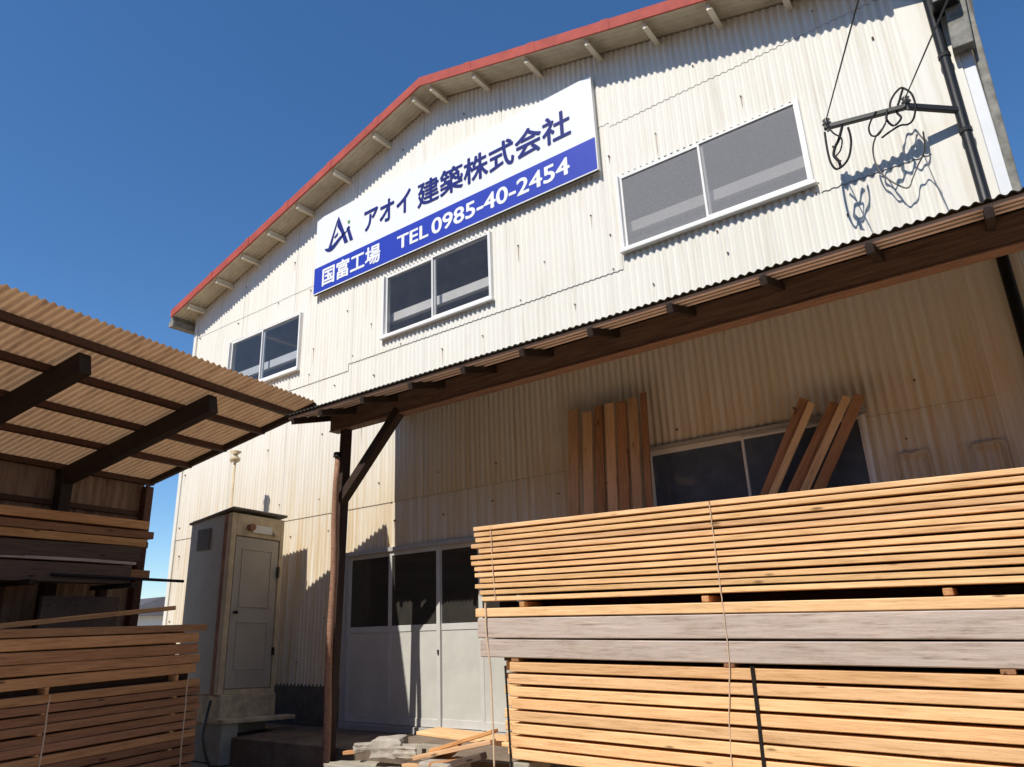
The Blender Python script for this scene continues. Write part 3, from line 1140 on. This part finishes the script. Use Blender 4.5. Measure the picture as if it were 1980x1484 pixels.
# bearers between upper bundle and grey timbers
for x, wd in ((-.535, 'near its left end'), (-.30, 'near its middle'), (-.08, 'near its right end')):
    board('bearer', PL(x, Y0 + .002, .0221), PL(x, Y0 + .06, .0221), .05, .0062 * S, M['brown'],
          'short bearer under the upper pine bundle, %s' % wd, 'bearer', 'bearers in the right lumber pile')
grey = [(-.607, .0184, .0106, 'pine2', 'pale thin board lying on the grey timbers of the right pile'),
        (-.604, .0066, .0235, 'grey', 'upper of two thick weathered grey timbers in the right pile'),
        (-.600, -.0187, .0207, 'grey', 'lower of two thick weathered grey timbers in the right pile')]
for x0, zt_, h, mt, lab in grey:
    board('squared_timber', PL(x0, Y0 + .02, zt_ - h / 2), PL(X1, Y0 + .02, zt_ - h / 2), .26, h * S, M[mt], lab, 'timber', warp=.003, bev=.006)
    board('squared_timber', PL(x0 + .005, Y0 + .082, zt_ - h / 2 - .0065), PL(X1, Y0 + .082, zt_ - h / 2 - .0065), .52, h * S, M['old'], REAR, 'timber', 'rear rows of the right pile')
for x, wd in ((-.548, 'near their left end'), (-.283, 'by the pale twine'), (-.05, 'near their right end')):
    board('bearer', PL(x, Y0 + .001, -.0417), PL(x, Y0 + .06, -.0417), .07, .0044 * S, M['brown2'],
          'brown bearer under the grey timbers of the right pile, %s' % wd, 'bearer', 'bearers in the right lumber pile')
# lower bundle of squared pine
z = -.0442
k = 0
while k < 8:
    h = .0106
    dy = rnd.uniform(-.001, .001)
    zz = z - h / 2
    board('squared_pine', PL(-.556 + rnd.uniform(-.002, .002), Y0 + .009 + dy, zz), PL(X1, Y0 + .009 + dy, zz), .115, h * S, M['pine2'] if k % 3 else M['pine'],
          '%s front squared pine timber %s the lower right bundle' % (ORD[k], 'of' if k == 0 else 'from the top of'), 'timber', 'squared pine in the lower bundle', warp=.003)
    zb = zz - .0008
    board('squared_pine', PL(-.580 + rnd.uniform(-.002, .002), Y0 + .058 + dy, zb), PL(X1, Y0 + .058 + dy, zb), .46, h * S, M['pine2'],
          '%s squared pine end jutting left %s, behind the lower bundle front' % (ORD[k], 'at the top' if k == 0 else 'from the top'), 'timber', 'squared pine in the lower bundle', warp=.003)
    z -= h + .0029
    k += 1
# concrete blocks carrying the pile
for x, lab in ((-.548, 'pale concrete block under the left end of the lower pine bundle'), (-.30, 'concrete block under the lower pine bundle below the pale twine'), (-.04, 'concrete block under the right end of the pine bundle')):
    mb = MB()
    q = PL(x, 0, z + .0005).z - .005
    mb.box((x * S - .09, (Y0 - 1) * S + .01, gz), (x * S + .09, (Y0 - 1) * S + .30, q))
    tag(mb.build('concrete_block', M['concrete'], loc=(x * S, (Y0 - 1) * S + .15, gz), bevel=.012), lab, 'block', 'blocks under the right pile')


def strap(pts, mat, lab, rad, name='packing_strap', wob=.0):
    rr = random.Random(len(lab))
    pp = spline(pts, 8)
    pp = [p + Vector((rr.uniform(-wob, wob), -abs(rr.uniform(0, wob)), 0)) for p in pp]
    mb = MB(); mb.tube(pp, rad, 6)
    return tag(mb.build(name, mat, loc=pp[0]), lab, 'strap', 'straps on the stacks')


yf = Y0 - .0009
strap([P(-.5775, yf, .1175), P(-.576, yf, .07), P(-.573, yf, .026)], M['strapw'], 'pale twine down the left end of the upper pine bundle', .0035, wob=.002)
strap([P(-.589, yf, .026), P(-.588, yf - .001, -.01), P(-.585, yf + .002, -.06), P(-.5835, yf + .002, -.165)], M['strapw'], 'broad pale strap down the left end of the grey and lower timbers', .008, wob=.002)
strap([P(-.2815, yf, .1145), P(-.281, yf, .05), P(-.2808, yf, .01), P(-.2815, yf, -.045), P(-.289, yf, -.10), P(-.2935, yf, -.165)], M['strapw'], 'long pale twine down the middle of the right lumber pile', .0036, wob=.002)
strap([P(-.561, yf, -.049), P(-.559, yf, -.10), P(-.557, yf, -.16)], M['strapk'], 'thin black strap at the left end of the lower pine bundle', .009)
strap([P(-.2592, yf, -.0495), P(-.2598, yf, -.10), P(-.2612, yf, -.165)], M['strapk'], 'thick black strap across the lower pine bundle right of the twine', .013)

# ================================================================= boards leaning on the wall
fz = SLZ
upr = [  # x, width, top z, y at top, material, words
    (-.597, .135, .334, .972, 'leanboard', 'leftmost upright board leaning on the wall left of the lower window'),
    (-.5695, .125, .326, .968, 'leanboard', 'upright board with a dark crosswise split, second from the left beside the window'),
    (-.5475, .11, .328, .972, 'leanrust', 'narrow reddish upright board, third from the left beside the window'),
    (-.5275, .115, .328, .964, 'leanboard', 'upright board, middle of the leaning group left of the window'),
    (-.5055, .125, .328, .968, 'leanrust', 'reddish upright board, fifth from the left beside the window'),
    (-.486, .11, .329, .966, 'leanboard', 'upright board, second from the window in the leaning group'),
    (-.4655, .075, .332, .970, 'leanrust', 'narrow upright board right beside the dark lower window'),
]
for x, wd, ztp, yt, mt, lab in upr:
    k = yt / 1.0
    board('leaning_board', P(x * k - .003 + rnd.uniform(-.002, .002), .925, fz), P(x * k, yt, ztp * k + rnd.uniform(0, .006)), .03, wd * .88, M[mt], lab, 'board', 'upright boards on the wall', up=(1, 0, 0), warp=.006)
slant = [((-.226, .275), (-.298, .156), .10, 'leanrust', 'slanted board in front of the lower window, leftmost of the slanted ones', .966),
         ((-.2185, .269), (-.2895, .156), .06, 'leanboard', 'narrow slanted board right against the leftmost slanted board', .958),
         ((-.190, .262), (-.262, .156), .085, 'leanrust', 'middle slanted board crossing the lower window, with a dark top', .968),
         ((-.174, .268), (-.247, .156), .065, 'leanboard', 'slanted board just left of the rightmost slanted board', .960),
         ((-.158, .266), (-.2285, .155), .085, 'leanrust', 'rightmost slanted board, leaning past the window corner', .966)]
for (xt, zt_), (xb, zb), wd, mt, lab, yt in slant:
    kx = (xt - xb) / (zt_ - zb)
    xf = xb - kx * (zb - fz)
    board('slanted_board', P(xf * .94, .94, fz), P(xt * yt, yt, zt_ * yt), .04, wd, M[mt], lab, 'board', 'slanted boards on the window', up=(1, .2, -.6), warp=.004)

# ================================================================= booth by the wall
bx0, bx1, by0, by1 = -1.437, -1.287, .82, .942
bz0, bz1 = -.109, .226
bo = thing('outdoor_booth', P(-1.36, .88, SLZ), 'narrow grey outdoor booth with cream framed panel door beside the factory wall', 'booth')
bo.rotation_euler = (0, 0, 0)


def T(x, y, z):
    """booth frame leans: the far side has sunk a little"""
    return P(x, y, z - .055 * (y - .88) )


def tbox(mb, a, b_):
    x0, x1 = sorted((a[0], b_[0])); y0, y1 = sorted((a[1], b_[1])); z0, z1 = sorted((a[2], b_[2]))
    vs = [T(x, y, z) for z in (z0, z1) for y in (y0, y1) for x in (x0, x1)]
    mb.add(vs, [(0, 2, 3, 1), (4, 5, 7, 6), (0, 1, 5, 4), (2, 6, 7, 3), (0, 4, 6, 2), (1, 3, 7, 5)])
    return mb


mb = MB(); tbox(mb, (bx0, by0 + .002, bz0), (bx1 - .006, by1 - .002, bz1)); mb.build('body', M['booth'], bo, bevel=.015)
mb = MB()
tbox(mb, (bx1 - .014, by0 - .0005, bz0), (bx1, by0 + .011, bz1))
mb.build('corner_post', M['boothcream'], bo, bevel=.008)
mb = MB(); tbox(mb, (bx1 - .026, by0, bz0), (bx1 - .0142, by0 + .004, bz1 - .001)); mb.build('rusty_edge', M['boothrust'], bo)
mb = MB()
tbox(mb, (bx1 - .008, by1 - .008, bz0), (bx1, by1 + .0005, bz1))
tbox(mb, (bx1 - .008, by0 + .0112, .183), (bx1, by1 - .0082, bz1))
tbox(mb, (bx1 - .008, by0 + .0112, bz0), (bx1, by1 - .0082, -.100))
mb.build('door_surround', M['boothcream'], bo, bevel=.004)
mb = MB(); tbox(mb, (bx1 - .008, by0 + .013, -.0985), (bx1 - .0015, by1 - .0095, .181))
dr = mb.build('door', M['boothdoor'], bo, bevel=.006)
for za, zb in ((.048, .160), (-.066, .022)):
    mb = MB()
    ya, yb, w_ = by0 + .028, by1 - .024, .0028
    for q in ((ya, yb, za, za + w_), (ya, yb, zb - w_, zb), (ya, ya + w_, za + w_, zb - w_), (yb - w_, yb, za + w_, zb - w_)):
        tbox(mb, (bx1 - .0015, q[0], q[2]), (bx1 - .0002, q[1], q[3]))
    mb.build('panel_moulding', M['boothdoor'], dr, bevel=.003)
mb = MB()
for z in (-.090, -.084, -.078, -.0725):
    tbox(mb, (bx1 - .0015, by0 + .034, z), (bx1 - .0004, by1 - .03, z + .0028))
mb.build('louver', M['boothdoor'], dr)
mb = MB(); mb.tube([T(bx1 - .002, by0 + .020, .037), T(bx1 + .009, by0 + .020, .037)], [.014, .022], 10); mb.build('handle', M['black'], dr)
mb = MB()
for z in (.12, .13): tbox(mb, (bx1, by1 - .012, z - .012), (bx1 + .003, by1 - .007, z))
tbox(mb, (bx1, by1 - .012, -.04), (bx1 + .003, by1 - .007, -.025))
mb.build('hinge', M['black'], bo)
mb = MB(); tbox(mb, (bx1, by0 + .047, .192), (bx1 + .002, by1 - .03, .207)); mb.build('number_plate', M['boothwhite'], bo)
mb = MB(); mb.tube([T(bx1 - .002, by0 + .040, .2005), T(bx1 + .012, by0 + .040, .2005)], .045, 12); mb.build('lamp', M['boothrust'], bo)
mb = MB(); mb.tube([T(bx1 - .002, by1 - .024, .194), T(bx1 + .008, by1 - .024, .194)], .022, 10); mb.build('button', M['boothcream'], bo)
mb = MB()     # roof, higher at the door corner, with a lip
vs = [T(bx0 - .003, by0 - .003, .2155), T(bx1 + .006, by0 - .004, .232), T(bx1 + .006, by1 + .004, .232), T(bx0 - .003, by1 + .003, .2155)]
mb.add(vs + [v + Vector((0, 0, .032)) for v in vs], [(3, 2, 1, 0), (4, 5, 6, 7), (0, 1, 5, 4), (1, 2, 6, 5), (2, 3, 7, 6), (3, 0, 4, 7)])
mb.build('roof', M['boothroof'], bo, bevel=.012)
mb = MB()
x0, x1 = -1.4025, -1.3646
for k in range(5):
    z = .164 + k * .0072
    tbox(mb, (x0, by0 - .0016, z), (x1, by0 + .003, z + .004))
tbox(mb, (x0 - .003, by0 - .001, .160), (x1 + .003, by0 + .0025, .2025))
mb.build('vent_grille', M['boothroof'], bo, bevel=.003)
mb = MB(); tbox(mb, (bx0, by0 + .004, -.158), (bx1 + .004, by1 + .002, bz0)); mb.build('base', M['boothbase'], bo, bevel=.012)
mb = MB(); tbox(mb, (bx1 + .004, by0 - .008, -.156), (bx1 + .032, by1 + .03, -.1485)); mb.build('step', M['boothbase'], bo, bevel=.008)
mb = MB(); tbox(mb, (bx1 - .01, by0 - .004, GZ), (bx1 + .026, by0 + .03, -.156)); tbox(mb, (bx0 + .01, by0 + .01, GZ), (bx1 - .02, by1, -.158)); mb.build('step_support', M['concrete'], bo, bevel=.006)
mb = MB()
vb = P(-1.439, .911, .0)
mb.tube([vb, P(-1.4395, .911, .372)], .018, 10)
mb.tube([P(-1.4395, .911, .366), P(-1.4395, .911, .371), P(-1.4395, .911, .376), P(-1.4395, .911, .381), P(-1.4395, .911, .3865)], [.020, .07, .075, .045, .018], 14)
mb.tube([P(-1.4395, .911, .386), P(-1.4395, .911, .392), P(-1.4395, .911, .396)], [.04, .085, .025], 14)
mb.build('vent_pipe', M['boothcream'], bo)
mb = MB()
mb.tube(spline([P(-1.30, .815, -.115), P(-1.285, .80, -.14), P(-1.25, .775, -.17), P(-1.20, .76, -.205), P(-1.15, .745, -.215)]), .016, 8)
tag(mb.build('drain_hose', M['black'], loc=P(-1.25, .775, -.17)), 'black hose hanging from the foot of the booth', 'hose')


# ================================================================= rubble and planks by the post
def lump(name, c, size, mat, lab, cat, seed, rot=0.0, group=None, cut=3, rough=.14):
    rr = random.Random(seed)
    bm = bmesh.new()
    bmesh.ops.create_cube(bm, size=1)
    bmesh.ops.subdivide_edges(bm, edges=bm.edges[:], cuts=cut, use_grid_fill=True)
    ph = [rr.uniform(0, 6) for _ in range(6)]
    for v in bm.verts:
        n = v.co.normalized()
        rd = 1 + rough * (math.sin(n.x * 4 + ph[0]) * math.sin(n.y * 5 + ph[1]) + .6 * math.sin(n.z * 7 + ph[2])) + rr.uniform(-.05, .05)
        v.co = Vector((v.co.x * size[0], v.co.y * size[1], v.co.z * size[2])) * rd * (.9 + .1 * (1 - n.length))
    me = bpy.data.meshes.new(name)
    bm.to_mesh(me)
    bm.free()
    me.materials.append(mat)
    o = bpy.data.objects.new(name, me)
    COL.objects.link(o)
    o.location = c
    o.rotation_euler = (0, 0, rot)
    bv = o.modifiers.new('bevel', 'BEVEL'); bv.width = .008; bv.segments = 1
    return tag(o, lab, cat, group)


lump('concrete_block', P(-.815, .755, -.200), (.98, .26, .34), M['concrete'], 'large rough concrete block at the foot of the canopy post', 'block', 1, .04, rough=.035, cut=5)
lump('broken_stone', P(-.785, .765, -.1535), (.30, .26, .17), M['stone'], 'largest pale broken stone lying on the concrete block', 'stone', 2, .5, 'stones by the post')
lump('broken_stone', P(-.745, .765, -.158), (.26, .2, .10), M['stone'], 'flat sloping stone just right of the largest stone', 'stone', 3, .2, 'stones by the post')
lump('broken_stone', P(-.838, .77, -.159), (.20, .15, .08), M['stone'], 'small pinkish stone just left of the largest stone', 'stone', 4, .9, 'stones by the post')
hb = thing('hollow_block', P(-.708, .765, -.172), 'grey hollow concrete block with a dark hole among the planks', 'block')
mb = MB()
cx, cy, cz = P(-.708, .765, -.156)
HS = .62
for a, b_ in (((-.2, -.07, -.09), (-.09, .07, .09)), ((-.01, -.07, -.09), (.05, .07, .09)), ((.14, -.07, -.09), (.19, .07, .09)),
              ((-.09, -.07, .05), (-.01, .07, .09)), ((.05, -.07, .05), (.14, .07, .09)), ((-.09, -.07, -.09), (-.01, .07, -.05)), ((.05, -.07, -.09), (.14, .07, -.05))):
    mb.box((cx + a[0] * HS, cy + a[1] * HS, cz + a[2] * HS), (cx + b_[0] * HS, cy + b_[1] * HS, cz + b_[2] * HS))
mb.build('shell', M['concrete'], hb)
pk = [((-.745, .800, -.137), (-.575, .80, -.1435), .30, .03, 'pine2', 'wide flat board lying in front of the lit door'),
      ((-.70, .76, -.153), (-.60, .765, -.126), .10, .03, 'brown', 'orange plank edge sloping up to the lower pine bundle'),
      ((-.715, .745, -.160), (-.595, .755, -.136), .09, .035, 'leanboard', 'pale plank in front of the hollow block, sloping up to the right'),
      ((-.69, .73, -.172), (-.60, .742, -.150), .10, .05, 'old', 'dark weathered plank lowest in front of the stones'),
      ((-.685, .75, -.166), (-.678, .79, -.150), .05, .05, 'leanrust', 'short reddish stub sticking up between the planks')]
for a, b_, wd, h, mt, lab in pk:
    board('loose_plank', P(*a), P(*b_), wd, h, M[mt], lab, 'plank', 'loose planks by the door')
for k, (x, y, z, ln, an, lab) in enumerate(((-.86, .772, -.166, .22, .3, 'small offcut lying left of the broken stones'), (-.72, .748, -.170, .30, -.25, 'pale offcut lying under the sloping planks'),
                                            (-.655, .735, -.160, .26, .5, 'short offcut end nearest to the pine bundle'))):
    dv = Vector((math.cos(an), math.sin(an), .08)) * ln / 2
    board('offcut', P(x, y, z) - dv, P(x, y, z) + dv, .07, .03, M['leanboard' if k % 2 else 'brown'], lab, 'offcut', 'offcuts by the post')
mb = MB(); mb.bar(P(-.690, .745, -.19), P(-.640, .745, -.19), .3, .40)
tag(mb.build('rubble_block', M['stone'], loc=P(-.665, .745, -.2), bevel=.02), 'pale low block under the loose planks beside the pine bundle', 'block')

# ================================================================= unseen block added behind the camera to cut sky light
nb = thing('unseen_sky_blocker', P(0, -1.3, GZ), 'added tall dark brown warehouse shape, unseen behind the camera, holding back sky light', 'building')
mb = MB(); mb.pbox((-3.2, -2.5, GZ), (3.2, -1.25, 1.18)); mb.build('wall', M['shedwall'], nb)  # wall of the added unseen sky blocker
mb = MB()
mb.add([P(-3.3, -1.2, 1.15), P(3.3, -1.2, 1.15), P(3.3, -1.9, 1.5), P(-3.3, -1.9, 1.5), P(3.3, -2.55, 1.15), P(-3.3, -2.55, 1.15)], [(0, 1, 2, 3), (3, 2, 4, 5)])
mb.build('roof', M['roof'], nb)  # roof of the added unseen sky blocker
for x in (-1.2, .5):
    mb = MB(); mb.pbox((x, -1.248, GZ + .005), (x + .6, -1.24, .4)); mb.build('door', M['hroof'], nb)  # door shape on the added unseen sky blocker
# ================================================================= far background through the gap
hs = thing('far_house', P(-6.3, 3.25, GZ), 'small far white house seen through the gap between shed and factory', 'house')
c = hs.location
mb = MB(); mb.box((c.x - 3, c.y - 3, gz), (c.x + 3, c.y + 3, gz + 2.5)); mb.build('wall', M['hwhite'], hs)
mb = MB()
mb.add([Vector((c.x + sx * 3.4, c.y + sy * 3.4, gz + 2.5)) for sx, sy in ((-1, -1), (1, -1), (1, 1), (-1, 1))] + [Vector((c.x - 2, c.y, gz + 3.5)), Vector((c.x + 2, c.y, gz + 3.5))],
       [(0, 1, 5, 4), (1, 2, 5), (2, 3, 4, 5), (3, 0, 4), (0, 3, 2, 1)])
mb.build('roof', M['hroof'], hs)
for dxx in (-1.6, 1.2):
    mb = MB(); mb.box((c.x + dxx, c.y - 3.05, gz + 1.0), (c.x + dxx + 1, c.y - 2.98, gz + 2)); mb.build('window', M['hroof'], hs)
